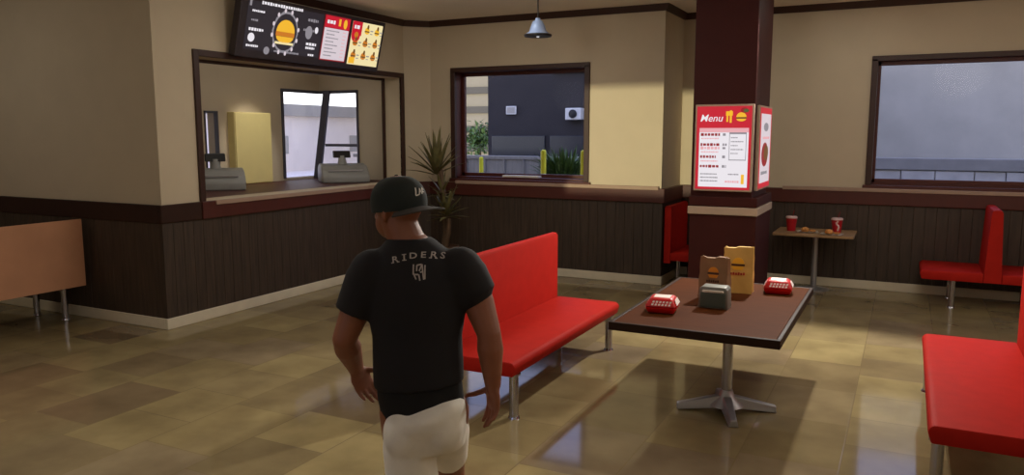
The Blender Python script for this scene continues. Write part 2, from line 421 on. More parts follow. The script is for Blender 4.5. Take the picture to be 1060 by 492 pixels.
def window(name, x0, x1, z0, z1, yf, depth, mull=()):
    w = sroot(name, ((x0+x1)/2, yf, z0)); cx = (x0+x1)/2
    L = lambda x: x-cx
    f = MB(); t = .075
    for a0, a1, c0, c1 in ((x0-t*.4, x0+t*.6, z0, z1), (x1-t*.6, x1+t*.4, z0, z1), (x0-t*.4, x1+t*.4, z1-t*.4, z1+t*.5)):
        f.box(L(a0), L(a1), -.035, .03, c0-z0, c1-z0, .006)
    f.build('window_frame', 'dark_trim', w)
    v = MB(); k = .03
    v.box(L(x0), L(x0+k), .03, depth, 0, z1-z0).box(L(x1-k), L(x1), .03, depth, 0, z1-z0).box(L(x0), L(x1), .03, depth, z1-z0-k, z1-z0).box(L(x0), L(x1), .03, depth, 0, k)
    for q in ((x0+k, x0+k+.05, z0+k, z1-k), (x1-k-.05, x1-k, z0+k, z1-k), (x0+k, x1-k, z1-k-.05, z1-k), (x0+k, x1-k, z0+k, z0+k+.05)):
        v.box(L(q[0]), L(q[1]), depth-.06, depth, q[2]-z0, q[3]-z0, .004)
    v.build('window_reveal', 'maroon', w)
    MB().box(L(x0-.06), L(x1+.06), -.05, depth, -.05, 0.0, .006).build('window_sill', 'maroon', w)
    MB().box(L(x0+k), L(x1-k), depth-.035, depth-.029, k, z1-z0-k).build('window_pane', 'glass', w)
    return w
window('window_1', *BW, Y1, .26)
window('window_2', *RW, Y2, .12)
# kitchen corner window: two panes meeting at a leaning post
w3 = sroot('window_3', (KX, 9.4, 1.3))
f = MB()
f.box(-.03, .02, 0, .85, 1.39, 1.44, .004).box(-.03, .02, -.05, 0.0, .04, 1.44, .004)
f.box(.02, .79, .83, .88, 1.39, 1.44, .004).box(.765, .80, .83, .88, 0, 1.44, .004).box(.1, .78, .84, .87, .53, .575, .004)
f.hexa([(.0, .64, .0), (.10, .68, .0), (.07, .76, .0), (-.03, .72, .0)], [(.15, .77, 1.44), (.25, .80, 1.44), (.23, .87, 1.44), (.13, .84, 1.44)], bev=.006)
f.build('window_frame', 'post_grey', w3)
MB().box(-.012, -.006, 0, .83, .04, 1.4).build('window_pane', 'glass', w3)
MB().box(.02, .77, .853, .859, .0, 1.4).build('window_pane', 'glass', w3)
w4 = sroot('window_4', (KX, SY, 1.36))
f = MB()
for q in ((0, .02, 0, 1.0), (.22, .24, 0, 1.0), (0, .24, .97, 1.0), (0, .24, 0, .03)): f.box(-.05, .02, q[0], q[1], q[2], q[3], .004)
f.build('window_frame', 'post_grey', w4)
MB().box(-.02, -.014, .02, .22, .03, .97).build('window_pane', 'glass', w4)
# unseen glazed opening added behind the viewer, solid below to shape the sun
d1 = sroot('added_sun_panel_1', (-3.45, -3, 0)); f = MB()
for q in ((-.9, -.84, 0, 3.44), (.84, .9, 0, 3.44), (-.9, .9, 3.38, 3.44), (-.9, .9, .02, 1.93)): f.box(q[0], q[1], -.18, -.1, q[2], q[3], .006)
f.build('added_sun_panel_frame', 'dark_trim', d1)
MB().box(-.84, .84, -.145, -.139, 1.93, 3.38).build('added_sun_panel_pane', 'glass', d1)
MB().cyl((.6, -.06, .9), (.6, -.06, 1.5), .015).cyl((.6, -.12, .95), (.6, -.06, .95), .01).cyl((.6, -.12, 1.45), (.6, -.06, 1.45), .01).build('added_sun_panel_handle', 'chrome', d1, smooth=40)

# pillar
pl = MB(); PX0, PX1, PY0, PY1 = -2.225, -1.535, 9.0, 9.98
pl.box(PX0, PX1, PY0, PY1, 1.26, ZC, .008).box(PX0+.0, PX1+.06, PY0-.02, PY1, 0, 1.13, .008).box(PX0-.01, PX1+.065, PY0-.035, PY1+.01, 1.22, 1.33, .008)
pw = pl.build('trim_8', 'pillar'); pw['kind'] = 'structure'
pw2 = MB().box(PX0-.02, PX1+.075, PY0-.045, PY1+.02, 1.125, 1.215, .008).build('pillar_band', 'pillar_strip', pw)

# ------------------------------------------------------------------ booth benches
def arc(cx, cy, r, a0, a1, n=5): return [(cx+r*math.cos(math.radians(a0+(a1-a0)*i/n)), cy+r*math.sin(math.radians(a0+(a1-a0)*i/n))) for i in range(n+1)]
SD = .71      # seat depth
def seat_poly(x_back, x_front, z0=.335, z1=.445, r=.045):
    sgn = 1 if x_front > x_back else -1; w = abs(x_front-x_back)
    p = [(0, z0), (w-.02, z0)] + arc(w-r, z1-r, r, 0, 90) + [(0, z1)]
    return [(x_back+sgn*a, b_) for a, b_ in p]
def back_poly(x0, x1, z0=.33, z1=1.1, taper=.0):
    r = .03
    return [(x0, z0), (x1, z0), (x1-taper, z1-r), (x1-taper-r*.4, z1-.006), (x1-taper-r, z1), (x0+taper+r, z1), (x0+taper+r*.4, z1-.006), (x0+taper, z1-r)]
def bench(name, label, loc, length, face, double=False, back_mat='red_vinyl', bh=1.08, bt=.09, group='red booth benches on chrome legs', clad=False):
    # origin: floor at the back panel, near end; bench runs along +y; face=+1 seat towards +x
    t = thing(name, label, 'bench', loc, 0, group); s = face
    bk = MB()
    if double: bk.prism(back_poly(-.09, .09, .34, bh+.1, .035), 0, length, 'y')
    else:
        a, c = (0, s*bt) if s > 0 else (-bt, 0)
        bk.prism(back_poly(a, c, .385 if clad else .30, bh), 0, length, 'y')
    bk.build('backrest', 'red_vinyl', t, smooth=30)
    for d in ((1, -1) if double else (s,)):
        xb = d*.09 if double else s*bt
        st = MB(); st.prism(seat_poly(xb, xb+d*(SD-.06), .385 if clad else .335), 0, length, 'y', bev=.012, seg=2)
        st.build('seat', 'red_vinyl', t, smooth=40)
        for yy in (.11, length-.13):
            for xx in ((xb+d*.30,) if double else (xb+d*.08, xb+d*(SD-.12))):
                lg = MB().cyl((xx, yy, .012), (xx, yy, .39 if clad else .34), .034, n=18).cyl((xx, yy, 0), (xx, yy, .014), .045, .04, n=18).cyl((xx, yy, .325), (xx, yy, .338), .05, n=18)
                lg.build('leg', 'chrome', t, smooth=40)
    if clad:
        xo = (-.02, 0) if s > 0 else (0, .02)
        MB().box(xo[0], xo[1], -.01, length+.01, .38, bh+.01, .005).build('back_panel', 'laminate_back', t, label='brown laminate outer panel of the backrest')
    return t
bench('booth_bench', 'red booth bench with chrome legs left of the large table, beside the walking man', (-3.12, 4.75, 0), 2.25, 1)
bench('booth_bench', 'red booth bench cut off by the right edge at the near right corner', (.93, 4.75, 0), 2.25, -1)
bench('booth_bench', 'double red booth bench seen end on under the right window', (.95, 10.32, 0), .82, 1, double=True)
bench('booth_bench', 'red booth bench half hidden between the brown pillar and the back wall corner', (-2.88, 10.27, 0), .88, 1)
bench('booth_bench', 'booth bench with brown outer panel standing by the left wall', (-8.05, 3.0, 0), 2.44, -1, clad=True, bh=1.11)

# ------------------------------------------------------------------ large table and what stands on it
TX0, TX1, TY0, TY1, TZ = -1.86, -.67, 5.22, 7.2, .70
tb = thing('pedestal_table', 'large brown table with dark edge on a steel pedestal in the middle', 'table', ((TX0+TX1)/2, (TY0+TY1)/2, 0))
cx, cy = (TX0+TX1)/2, (TY0+TY1)/2
MB().box(TX0-cx+.03, TX1-cx-.03, TY0-cy+.03, TY1-cy-.03, TZ-.03, TZ, .003).build('tabletop', 'table_wood', tb)
e = MB(); w_, h_ = (TX1-TX0)/2, (TY1-TY0)/2
for q in ((-w_, w_, -h_, -h_+.03), (-w_, w_, h_-.03, h_), (-w_, -w_+.03, -h_+.03, h_-.03), (w_-.03, w_, -h_+.03, h_-.03)): e.box(*q, TZ-.06, TZ+.002, .006)
e.build('table_edge', 'table_edge', tb)
px, py = -1.10-cx, 5.72-cy
MB().cyl((px, py, .10), (px, py, TZ-.05), .038, n=24).build('post', 'chrome', tb, smooth=40)
MB().box(px-.2, px+.2, py-.2, py+.2, TZ-.055, TZ-.03, .004).build('mounting_plate', 'steel', tb)
MB().lathe([(.13, .045), (.12, .06), (.06, .11), (.045, .16)], (px, py, 0)).build('base', 'steel', tb, smooth=50)
for k in range(4):
    a = k*PI/2+.35; c_, s_ = math.cos(a), math.sin(a); n_ = Vector((-s_, c_, 0)); d_ = Vector((c_, s_, 0)); o_ = Vector((px, py, 0))
    P = lambda r, w, z: tuple(o_+d_*r+n_*w+Vector((0, 0, z)))
    MB().hexa([P(.05, -.05, .03), P(.36, -.035, .0), P(.36, .035, .0), P(.05, .05, .03)], [P(.05, -.03, .12), P(.36, -.022, .05), P(.36, .022, .05), P(.05, .03, .12)], bev=.008).build('foot', 'steel', tb)

def burger_box(label, loc, rz, proto=None):
    if proto:
        o = copy_tree(proto); o.location = loc; o.rotation_euler.z = rz; o['label'] = label; return o
    t = thing('burger_box', label, 'burger box', loc, rz, 'red burger boxes on the large table')
    def ring(w, d, z): return [(-w, -d, z), (w, -d, z), (w, d, z), (-w, d, z)]
    MB().hexa(ring(.085, .085, 0), ring(.105, .105, .045), bev=.012).build('tray', 'box_red', t, smooth=50)
    lid = MB().hexa(ring(.107, .107, .047), ring(.075, .075, .105), bev=.014).build('lid', 'box_red', t, smooth=50)
    MB().box(-.055, .055, -.05, .05, .1045, .1065, .0006).build('lid_panel', 'box_white', lid)
    for k in range(4):
        R = Matrix.Rotation(k*PI/2, 4, 'Z'); band = MB()
        if k == 1:
            band.hexa([(-.07, -.1055, .058), (.07, -.1055, .058), (.055, -.0875, .093), (-.055, -.0875, .093)], [(-.07, -.1075, .059), (.07, -.1075, .059), (.055, -.0895, .094), (-.055, -.0895, .094)])
        else:
            for i in range(6):
                for q in range(2):
                    x = -.062+i*.0225+q*.006; z0 = .058+q*.017; y0 = -.1065+(z0-.047)*.55
                    band.hexa([(x, y0+.001, z0), (x+.014, y0+.001, z0), (x+.018, y0+.0075, z0+.012), (x+.004, y0+.0075, z0+.012)], [(x, y0-.001, z0), (x+.014, y0-.001, z0), (x+.018, y0+.0055, z0+.012), (x+.004, y0+.0055, z0+.012)])
        bmesh.ops.transform(band.bm, matrix=R, verts=band.bm.verts)
        band.build('side_panel' if k == 1 else 'printed_band', 'box_white', lid)
    t.scale = (1.12, 1.12, 1.1)
    return t
bb = burger_box('red and white burger box near the left edge of the large table', (-1.605, 5.73, TZ+.001), .12)
burger_box('red and white burger box near the far right corner of the large table', (-.92, 6.86, TZ+.001), .1, bb)

nd = thing('napkin_dispenser', 'small grey napkin dispenser standing before the paper bags', 'napkin dispenser', (-1.28, 6.05, TZ), .0)
MB().prism([(-.115, 0), (.115, 0), (.108, .15), (.09, .17), (-.09, .17), (-.108, .15)], -.07, .07, 'y', bev=.006).build('case', 'napkin_case', nd, smooth=40)
MB().box(-.098, .098, -.082, -.068, .012, .125, .006).build('face_plate', 'napkin_front', nd)
MB().box(-.08, .08, -.088, -.066, .128, .146, .004).build('napkin_slot', 'wrapper', nd)

def emblem(parent, y, z0, kind):
    g = MB()
    if kind == 'burger':
        g.prism([(-.045, .02)] + [(.045*math.cos(a), .02+.05*math.sin(a)) for a in [PI*i/10 for i in range(10, -1, -1)]][::-1], y-.002, y, 'y')
        g.build('printed_bun', 'print_orange', parent)
        MB().box(-.05, .05, y-.002, y, .0, .014, .0005).build('printed_patty', 'print_brown', parent)
        MB().prism([(-.045, -.006), (.045, -.006), (.03, -.034), (-.03, -.034)], y-.002, y, 'y').build('printed_heel', 'print_orange', parent)
def paper_bag(name, label, loc, rz, m, w, d, h, em, lean=0):
    t = thing(name, label, 'paper bag', loc, rz, 'paper bags on the large table')
    bag = MB(); w2, d2 = w/2, d/2; tp = d2*.35
    bag.hexa([(-w2, -d2, 0), (w2, -d2, 0), (w2, d2, 0), (-w2, d2, 0)], [(-w2*.97, -tp+lean, h), (w2*.97, -tp+lean, h), (w2*.97, tp+lean, h), (-w2*.97, tp+lean, h)])
    b_ = bag.bm
    # crimp the gussets and zigzag the mouth
    bmesh.ops.subdivide_edges(b_, edges=b_.edges[:], cuts=7, use_grid_fill=True)
    for v in b_.verts:
        z = v.co.z/h; yc = lean*z
        if abs(v.co.x) > w2*.9: v.co.x -= math.copysign(.35*d2*(1-abs(v.co.y-yc)/max(d2*(1-.65*z), 1e-3))*(.3+.7*z), v.co.x)
        v.co.x += .0025*math.sin(v.co.z*45+v.co.y*30); v.co.y += .003*math.sin(v.co.x*38+v.co.z*21)
        if z > .98: v.co.z += .006*(1 if int((v.co.x+1)*60) % 2 else -1)
    body = bag.build('bag', m, t, smooth=35)
    ang = math.atan2(d2-tp+lean, h)
    # print lies on the front face
    pr = bpy.data.objects.new('print', None)
    fm = Matrix.Translation(Vector((0, -d2+(d2-tp+lean)*.62-.004, h*.62))) @ Matrix.Rotation(-ang, 4, 'X')
    def add(mb, nm, mt):
        bmesh.ops.transform(mb.bm, matrix=fm, verts=mb.bm.verts); mb.build(nm, mt, t)
    k = em['s']
    add(MB().prism([(k*.05*math.cos(PI*i/10), k*(.012+.05*math.sin(PI*i/10))) for i in range(11)], -.0015, .0015, 'y'), 'printed_bun', em['c'])
    add(MB().box(-k*.055, k*.055, -.0015, .0015, -k*.008, k*.008, .0005), 'printed_patty', 'print_brown')
    add(MB().prism([(-k*.05, -k*.012), (-k*.035, -k*.042), (k*.035, -k*.042), (k*.05, -k*.012)], -.0015, .0015, 'y'), 'printed_heel', em['c'])
    bars = MB()
    for i in range(6): bars.box(-k*.062+i*k*.021, -k*.047+i*k*.021, -.0015, .0015, -k*.085, -k*(.066-.004*(i % 2)), .0004)
    add(bars, 'printed_line', em['l'])
    return t
paper_bag('paper_bag', 'brown paper takeaway bag standing behind the napkin dispenser', (-1.36, 6.42, TZ), -.06, 'paper_brown', .235, .17, .34, dict(s=.85, c='print_orange', l='print_brown'), lean=-.02)
paper_bag('paper_bag', 'tan yellow paper takeaway bag behind the brown one', (-1.235, 6.75, TZ), .06, 'paper_tan', .25, .15, .385, dict(s=1.0, c='print_yellow', l='print_red'))

# ------------------------------------------------------------------ small table with cups
SX0, SX1, SY0, SY1, SZ = -1.50, -.535, 10.42, 11.12, .78
scx, scy = (SX0+SX1)/2, (SY0+SY1)/2
st = thing('pedestal_table', 'small wooden table on one steel post against the wall beside the pillar', 'table', (scx, scy, 0))
MB().box(SX0-scx, SX1-scx, SY0-scy, SY1-scy, SZ-.035, SZ, .006).build('tabletop', 'pale_wood', st)
MB().cyl((0, .1, .02), (0, .1, SZ-.04), .038, n=20).build('post', 'steel', st, smooth=40)
MB().lathe([(.2, 0), (.2, .012), (.06, .03), (.04, .05)], (0, .1, 0)).build('base', 'steel', st, smooth=40)
def cup(label, loc, rz, proto=None, logo=False):
    t = thing('drink_cup', label, 'cup', loc, rz, 'red drink cups on the small table')
    MB().lathe([(.05, 0), (.052, .004), (.068, .165), (.07, .168)], n=24).build('cup', 'cup_red', t, smooth=40)
    l = MB().lathe([(.073, .166), (.074, .182), (.066, .186), (.064, .192), (.03, .194)], n=24).build('lid', 'cup_lid', t, smooth=30)
    MB().cyl((.012, 0, .19), (.03, 0, .27), .006, n=10).build('straw', 'straw_red', t, smooth=40)
    if logo:
        sp = MB()
        for k in range(7):
            a = -PI/2+.12+k*.08*math.sin(k); z = .04+k*.018; r_ = .0525+z*.095
            sp.sph((r_*math.cos(a), r_*math.sin(a), z), (.013, .006, .013), 10)
        sp.build('printed_swirl', 'cup_lid', t, smooth=180)
    return t
cup('red paper cup with straw at the left end of the small table', (-1.31, 10.72, SZ), 0)
cup('red paper cup with pale printed swirl at the right end of the small table', (-.76, 10.76, SZ), .2, logo=True)
def wrapper(label, loc, rz):
    t = thing('food_wrapper', label, 'food', loc, rz, 'meals on the small table')
    mb = MB(); n = 10; bm_ = mb.bm
    vs = [[bm_.verts.new((-.13+.26*i/n, -.1+.2*j/n, .004+.012*(abs(math.sin(i*2.1+j*1.3)))*(1 if i in (0, n) or j in (0, n) else .3))) for j in range(n+1)] for i in range(n+1)]
    for i in range(n):
        for j in range(n): bm_.faces.new((vs[i][j], vs[i+1][j], vs[i+1][j+1], vs[i][j+1]))
    r = bmesh.ops.solidify(bm_, geom=bm_.faces[:], thickness=.002)
    mb.build('paper', 'wrapper', t, smooth=60)
    MB().lathe([(.04, .01), (.048, .018), (.048, .028), (.03, .03)], (-.03, -.02, 0)).lathe([(.05, .032), (.05, .04), (.035, .062), (.012, .068)], (-.03, -.02, 0)).build('burger', 'food', t, smooth=60)
    fr_ = MB()
    for k in range(7):
        a = k*.9; fr_.box(-.004, .004, -.035, .035, .012+.006*(k % 3), .02+.006*(k % 3), .001, M4=Matrix.Translation(Vector((.06+.02*math.cos(a), .02*math.sin(a), 0))) @ Matrix.Rotation(a, 4, 'Z'))
    fr_.build('fries', 'food', t)
    return t
wrapper('opened wrapper with food beside the left cup on the small table', (-1.10, 10.64, SZ), .2)
wrapper('opened wrapper with food beside the right cup on the small table', (-.80, 10.53, SZ), -.1)

# ------------------------------------------------------------------ lit menus
class Face:
    # graphics on a plane: u to the right, v up, in metres from the face's lower left corner
    def __init__(s, o, U, V): s.o = Vector(o); s.U = Vector(U).normalized(); s.V = Vector(V).normalized(); s.N = s.U.cross(s.V); s.mb = MB(); s.mats = []
    def mi(s, m):
        if m not in s.mats: s.mats.append(m)
        return s.mats.index(m)
    def P(s, u, v, n): return s.o+s.U*u+s.V*v+s.N*n
    def poly(s, pts, m, layer):
        n0, n1 = layer*.0016, layer*.0016+.0018; t = bmesh.new()
        A = [t.verts.new(s.P(*p, n0)) for p in pts]; B = [t.verts.new(s.P(*p, n1)) for p in pts]; k = len(pts)
        t.faces.new(A); t.faces.new(B[::-1])
        for i in range(k): t.faces.new((A[i], B[i], B[(i+1) % k], A[(i+1) % k]))
        bmesh.ops.recalc_face_normals(t, faces=t.faces); s.mb._merge(t, s.mi(m))
    def rect(s, u0, u1, v0, v1, m, layer=1): s.poly([(u0, v0), (u1, v0), (u1, v1), (u0, v1)], m, layer)
    def disc(s, u, v, ru, rv, m, layer=2, a0=0, a1=2*PI, n=18): s.poly([(u+ru*math.cos(a0+(a1-a0)*i/n), v+rv*math.sin(a0+(a1-a0)*i/n)) for i in range(n + (1 if a1-a0 < 6 else 0))], m, layer)
    def bars(s, u0, u1, v, h, m, layer=3, seed=0):
        rr = random.Random(seed); u = u0
        while u < u1-h*.3:
            w = h*rr.uniform(.5, 1.1); hh = h*rr.uniform(.7, 1); s.rect(u, min(u1, u+w), v-hh/2, v+hh/2, m, layer); u += w+h*.28
    def text(s, txt, u, v, size, m, layer=3):
        me = text_mesh(txt, size, .0004, .0008, .25)
        t = bmesh.new(); t.from_mesh(me); bpy.data.meshes.remove(me)
        for q in t.verts: q.co = s.P(u+q.co.x, v+q.co.y, layer*.0016+.001+q.co.z)
        s.mb._merge(t, s.mi(m))
    def burger(s, u, v, r, layer=3, bun='s_yellow', pat='s_brown'):
        s.disc(u, v+.05*r, r, .95*r, bun, layer, 0, PI); s.rect(u-1.02*r, u+1.02*r, v-.28*r, v+.06*r, pat, layer); s.disc(u, v-.3*r, .95*r, .5*r, bun, layer, PI, 2*PI)
    def build(s, name, parent): return s.mb.build(name, s.mats, parent)

# pillar menus
pm = thing('menu_lightbox', 'backlit red and white menu on the front face of the brown pillar', 'menu sign', (-1.86, PY0, 1.4))
FX0, FX1, FZ0, FZ1 = -2.185, -1.535, 1.395, 2.37
MB().box(FX0+1.86, FX1+1.86, -.05, 0, FZ0-1.4, FZ1-1.4, .008).build('case', 'pillar_strip', pm)
F = Face((FX0+1.86, -.0505, FZ0-1.4), (1, 0, 0), (0, 0, 1)); Wd, Hd = FX1-FX0, FZ1-FZ0
F.rect(.022, Wd-.022, .022, Hd-.022, 's_red', 0); F.rect(.055, Wd-.05, .05, Hd*.73, 's_white', 1)
F.rect(.055, Wd-.05, Hd*.68, Hd*.73, 's_pink', 2)
F.text('Menu', Wd*.28, Hd*.84, .112, 's_white', 2)
F.rect(Wd*.54, Wd*.57, Hd*.80, Hd*.92, 's_yellow', 2); F.rect(Wd*.595, Wd*.63, Hd*.79, Hd*.93, 's_yellow', 2); F.rect(Wd*.53, Wd*.645, Hd*.87, Hd*.92, 's_yellow', 2)
F.burger(Wd*.79, Hd*.85, .055, 3); F.disc(Wd*.84, Hd*.93, .04, .03, 's_deepred', 4); F.disc(Wd*.87, Hd*.925, .03, .02, 's_green', 5)
for i, v in enumerate((.655, .54, .50, .40, .29)):
    F.bars(Wd*.11, Wd*(.44 if i != 3 else .38), Hd*v, .034, 's_deepred' if i != 2 else 's_pink', 3, i); F.bars(Wd*.49, Wd*.56, Hd*v, .03, 's_grey', 3, i+20)
for i, v in enumerate((.61, .455, .35, .2, .16, .12)): F.bars(Wd*.12, Wd*.42, Hd*v, .016, 's_pink' if i < 3 else 's_grey', 3, i+9)
F.rect(Wd*.60, Wd*.89, Hd*.36, Hd*.68, 's_grey', 2); F.rect(Wd*.61, Wd*.88, Hd*.37, Hd*.66, 's_white', 3)
for i in range(5): F.bars(Wd*.63, Wd*(.84 if i % 2 else .75), Hd*(.62-.045*i), .014, 's_grey', 4, i+40)
F.bars(Wd*.55, Wd*.80, Hd*.115, .026, 's_pink', 3, 77); F.rect(Wd*.82, Wd*.87, Hd*.09, Hd*.2, 's_yellow', 3); F.bars(Wd*.6, Wd*.78, Hd*.2, .016, 's_grey', 3, 78)
F.build('printed_sheet', pm)
sm = thing('menu_lightbox', 'narrow backlit menu on the right face of the brown pillar', 'menu sign', (PX1, 9.45, 1.4))
GY0, GY1 = 9.10, 9.93
MB().box(0, .04, GY0-9.45, GY1-9.45, 0, .96, .008).build('case', 'pillar_strip', sm)
F = Face((.0405, GY0-9.45, 0), (0, 1, 0), (0, 0, 1)); Wd, Hd = GY1-GY0, .96
F.rect(.022, Wd-.022, .022, Hd-.022, 's_red', 0); F.rect(.08, Wd-.08, .08, Hd-.09, 's_pale', 1)
F.disc(Wd*.45, Hd*.42, .22, .14, 's_deepred', 2); F.disc(Wd*.55, Hd*.44, .15, .09, 's_brown', 3); F.disc(Wd*.5, Hd*.75, .16, .05, 's_grey', 2)
F.bars(Wd*.2, Wd*.7, Hd*.2, .04, 's_grey', 2, 5); F.bars(Wd*.25, Wd*.8, Hd*.62, .03, 's_pink', 2, 6)
F.build('printed_sheet', sm)

# board above the serving opening, top leaning into the room
mo = thing('menu_board', 'wide backlit menu board leaning forward above the serving opening', 'menu board', (X0, 7.9, 2.9))
BY0, BY1 = 6.50, 9.12
V_ = Vector((.165, 0, .66)); Hd = V_.length; V_.normalize(); U_ = Vector((0, 1, 0)); N_ = U_.cross(V_)
o_ = Vector((.13, BY0-7.9, .0))
def bp(u, v, n): return tuple(o_+U_*u+V_*v+N_*n)
Wd = BY1-BY0
MB().hexa([bp(0, 0, -.10), bp(Wd, 0, -.10), bp(Wd, 0, 0), bp(0, 0, 0)], [bp(0, Hd, -.10), bp(Wd, Hd, -.10), bp(Wd, Hd, 0), bp(0, Hd, 0)], bev=.008).build('case', 'board_case', mo)
for k in (.5, Wd-.5):
    MB().box(.003, .16, k+BY0-7.9-.02, k+BY0-7.9+.02, .44, .48, .004).build('bracket', 'black_plastic', mo); MB().box(.003, .06, k+BY0-7.9-.02, k+BY0-7.9+.02, .10, .14, .004).build('bracket', 'black_plastic', mo)
F = Face(bp(0, 0, .001), U_, V_)
F.rect(.10, Wd*.515, .09, Hd-.05, 's_dark', 0)
F.bars(.30, .98, Hd*.92, .038, 's_white', 1, 1); F.rect(.12, .15, Hd*.84, Hd*.99, 's_grey', 1)
F.disc(.72, Hd*.50, .215, .25, 's_grey', 1, n=10); F.disc(.72, Hd*.5, .19, .215, 's_dark', 2)
for k in range(12):
    a = k*PI/6+.2; F.disc(.72+.215*math.cos(a), Hd*.5+.25*math.sin(a), .018, .026, 's_pale', 3, n=8)
F.burger(.72, Hd*.49, .15, 4, 's_yellow', 's_orange'); F.rect(.57, .87, Hd*.29, Hd*.33, 's_cream', 4)
for i, (u, v, w) in enumerate(((.17, .77, .2), (.17, .62, .1), (.15, .47, .22), (.14, .20, .18))): F.bars(u, u+w, Hd*v, .034 if i == 2 else .026, 's_white' if i != 1 else 's_grey', 1, i+3)
F.disc(.20, Hd*.335, .05, .05, 's_white', 1); F.disc(.46, Hd*.15, .045, .045, 's_grey', 1); F.bars(.58, 1.0, Hd*.16, .024, 's_grey', 1, 31)
for i, (u, v, w, h) in enumerate(((1.08, .78, .18, .04), (1.02, .60, .2, .03), (1.1, .36, .18, .04), (1.1, .29, .16, .03), (1.16, .17, .1, .03))): F.bars(u, u+w, Hd*v, h, 's_white' if i > 1 else 's_grey', 1, i+50)
F.disc(1.25, Hd*.62, .03, .04, 's_white', 1); F.disc(1.12, Hd*.56, .06, .08, 's_grey', 1)
a0 = Wd*.525; a1 = Wd*.715
F.rect(a0, a1, .075, Hd-.04, 's_deepred', 0); F.rect(a0+.015, a1-.01, Hd*.72, Hd-.05, 's_red', 1); F.rect(a0+.015, a1-.015, .09, Hd*.71, 's_pale', 1)
F.bars(a0+.05, a0+.2, Hd*.82, .05, 's_white', 2, 61); F.rect(a0+.27, a0+.31, Hd*.77, Hd*.9, 's_yellow', 2); F.disc(a0+.40, Hd*.82, .035, .06, 's_yellow', 2)
for i in range(8): F.bars(a0+.06, a0+(.22 if i % 2 else .3), Hd*(.66-.065*i), .016, 's_grey', 2, i+70); F.bars(a1-.12, a1-.06, Hd*(.66-.065*i), .014, 's_pink', 2, i+80)
c0 = Wd*.735; c1 = Wd-.05
F.rect(c0, c1, .065, Hd-.05, 's_cream', 0); F.rect(c0, c0+.2, Hd*.66, Hd-.05, 's_red', 1); F.disc(c0+.09, Hd*.66, .09, .09, 's_red', 1, n=16)
F.bars(c0+.04, c0+.16, Hd*.82, .06, 's_white', 2, 91); F.disc(c0+.1, Hd*.67, .04, .04, 's_orange', 2)
k = 0
for i in range(3):
    for j in range(3):
        if i == 0 and j == 0: continue
        u = c0+.1+i*.215; v = Hd*(.80-.25*j)-.02; k += 1
        F.burger(u, v, .05, 1, 's_orange' if k % 3 else 's_yellow', 's_brown'); F.disc(u+.01, v+.055, .02, .03, 's_brown', 2); F.bars(u+.07, u+.13, v+.01, .02, 's_grey', 1, k+100); F.bars(u+.07, u+.12, v-.03, .014, 's_grey', 1, k+110)
F.rect(c0+.02, c0+.14, .08, .16, 's_yellow', 2)
F.build('lit_screens', mo)

# ------------------------------------------------------------------ serving counter and kitchen
ct = thing('serving_counter', 'maroon serving counter running along the opening in the kitchen wall', 'counter', (-7.9, 8.0, 0))
MB().box(-.84, .735, -2.1, 2.2, 1.262, 1.308, .006).build('worktop', 'maroon', ct)
MB().box(-.84, .715, -2.1, 2.2, .0, 1.262).build('body', 'dark_trim', ct)
yp = thing('sun_patch_slab', 'pale yellow slab standing in for a sunlit patch on the kitchen wall', 'sun_patch', (KX+.03, 8.62, 1.31))
MB().box(-.03, .10, -.36, .36, 0, 1.04, .006).build('body', 'sun_patch_yellow', yp)  # slab painted in place of sunlight falling on the kitchen wall
MB().box(.10, .115, -.35, .35, .01, 1.03, .004).build('added_sun_panel', 'sun_patch_yellow', yp)
def register(label, loc, rz):
    t = thing('cash_register', label, 'cash register', loc, rz, 'cash registers on the serving counter'); t.scale = (1.25, 1.3, 1.35)
    MB().prism([(-.24, 0), (.24, 0), (.24, .08), (.17, .14), (.05, .19), (-.12, .21), (-.24, .17)], -.27, .27, 'y', bev=.02).build('body', 'register_grey', t, smooth=40)
    MB().box(.10, .20, -.2, .2, .13, .145, M4=Matrix.Rotation(0, 4, 'Y')).build('keypad', 'steel', t)
    MB().cyl((-.08, 0, .19), (-.10, 0, .29), .06, .035).build('neck', 'register_grey', t, smooth=40)
    MB().hexa([(-.15, -.10, .27), (-.06, -.10, .27), (-.06, .10, .27), (-.15, .10, .27)], [(-.18, -.10, .35), (-.11, -.10, .35), (-.11, .10, .35), (-.18, .10, .35)], bev=.01).build('display', 'black_plastic', t)
    return t
register('grey cash register with black display below the corner window in the kitchen', (-7.70, 9.52, 1.308), -.75)
register('grey cash register with black display at the left end of the serving opening', (-8.15, 7.46, 1.308), -.7)

# ------------------------------------------------------------------ pendant lamp, plant, window sill strip
pd = thing('pendant_lamp', 'bell shaped blue grey pendant lamp hanging before the back window', 'lamp', (-4.0, 8.6, ZC))
zb = 3.172-ZC
MB().cyl((0, 0, zb+.2), (0, 0, 0), .009, n=10).cyl((0, 0, -.03), (0, 0, 0), .05, n=18).build('cord', 'lamp_cord', pd, smooth=40)
MB().lathe([(.028, zb+.225), (.035, zb+.2), (.06, zb+.19), (.085, zb+.13), (.10, zb+.075), (.15, zb+.04), (.155, zb+.03), (.145, zb+.03), (.09, zb+.07), (.05, zb+.15), (.02, zb+.18)], n=28).build('shade', 'lamp_shade', pd, smooth=50)
MB().lathe([(.16, zb+.012), (.165, zb+.022), (.165, zb+.036), (.15, zb+.04), (.142, zb+.036), (.142, zb+.014)], n=28).build('rim', 'black_plastic', pd, smooth=40)
MB().sph((0, 0, zb+.06), (.045, .045, .055)).build('bulb', 'lamp_inside', pd, smooth=180)

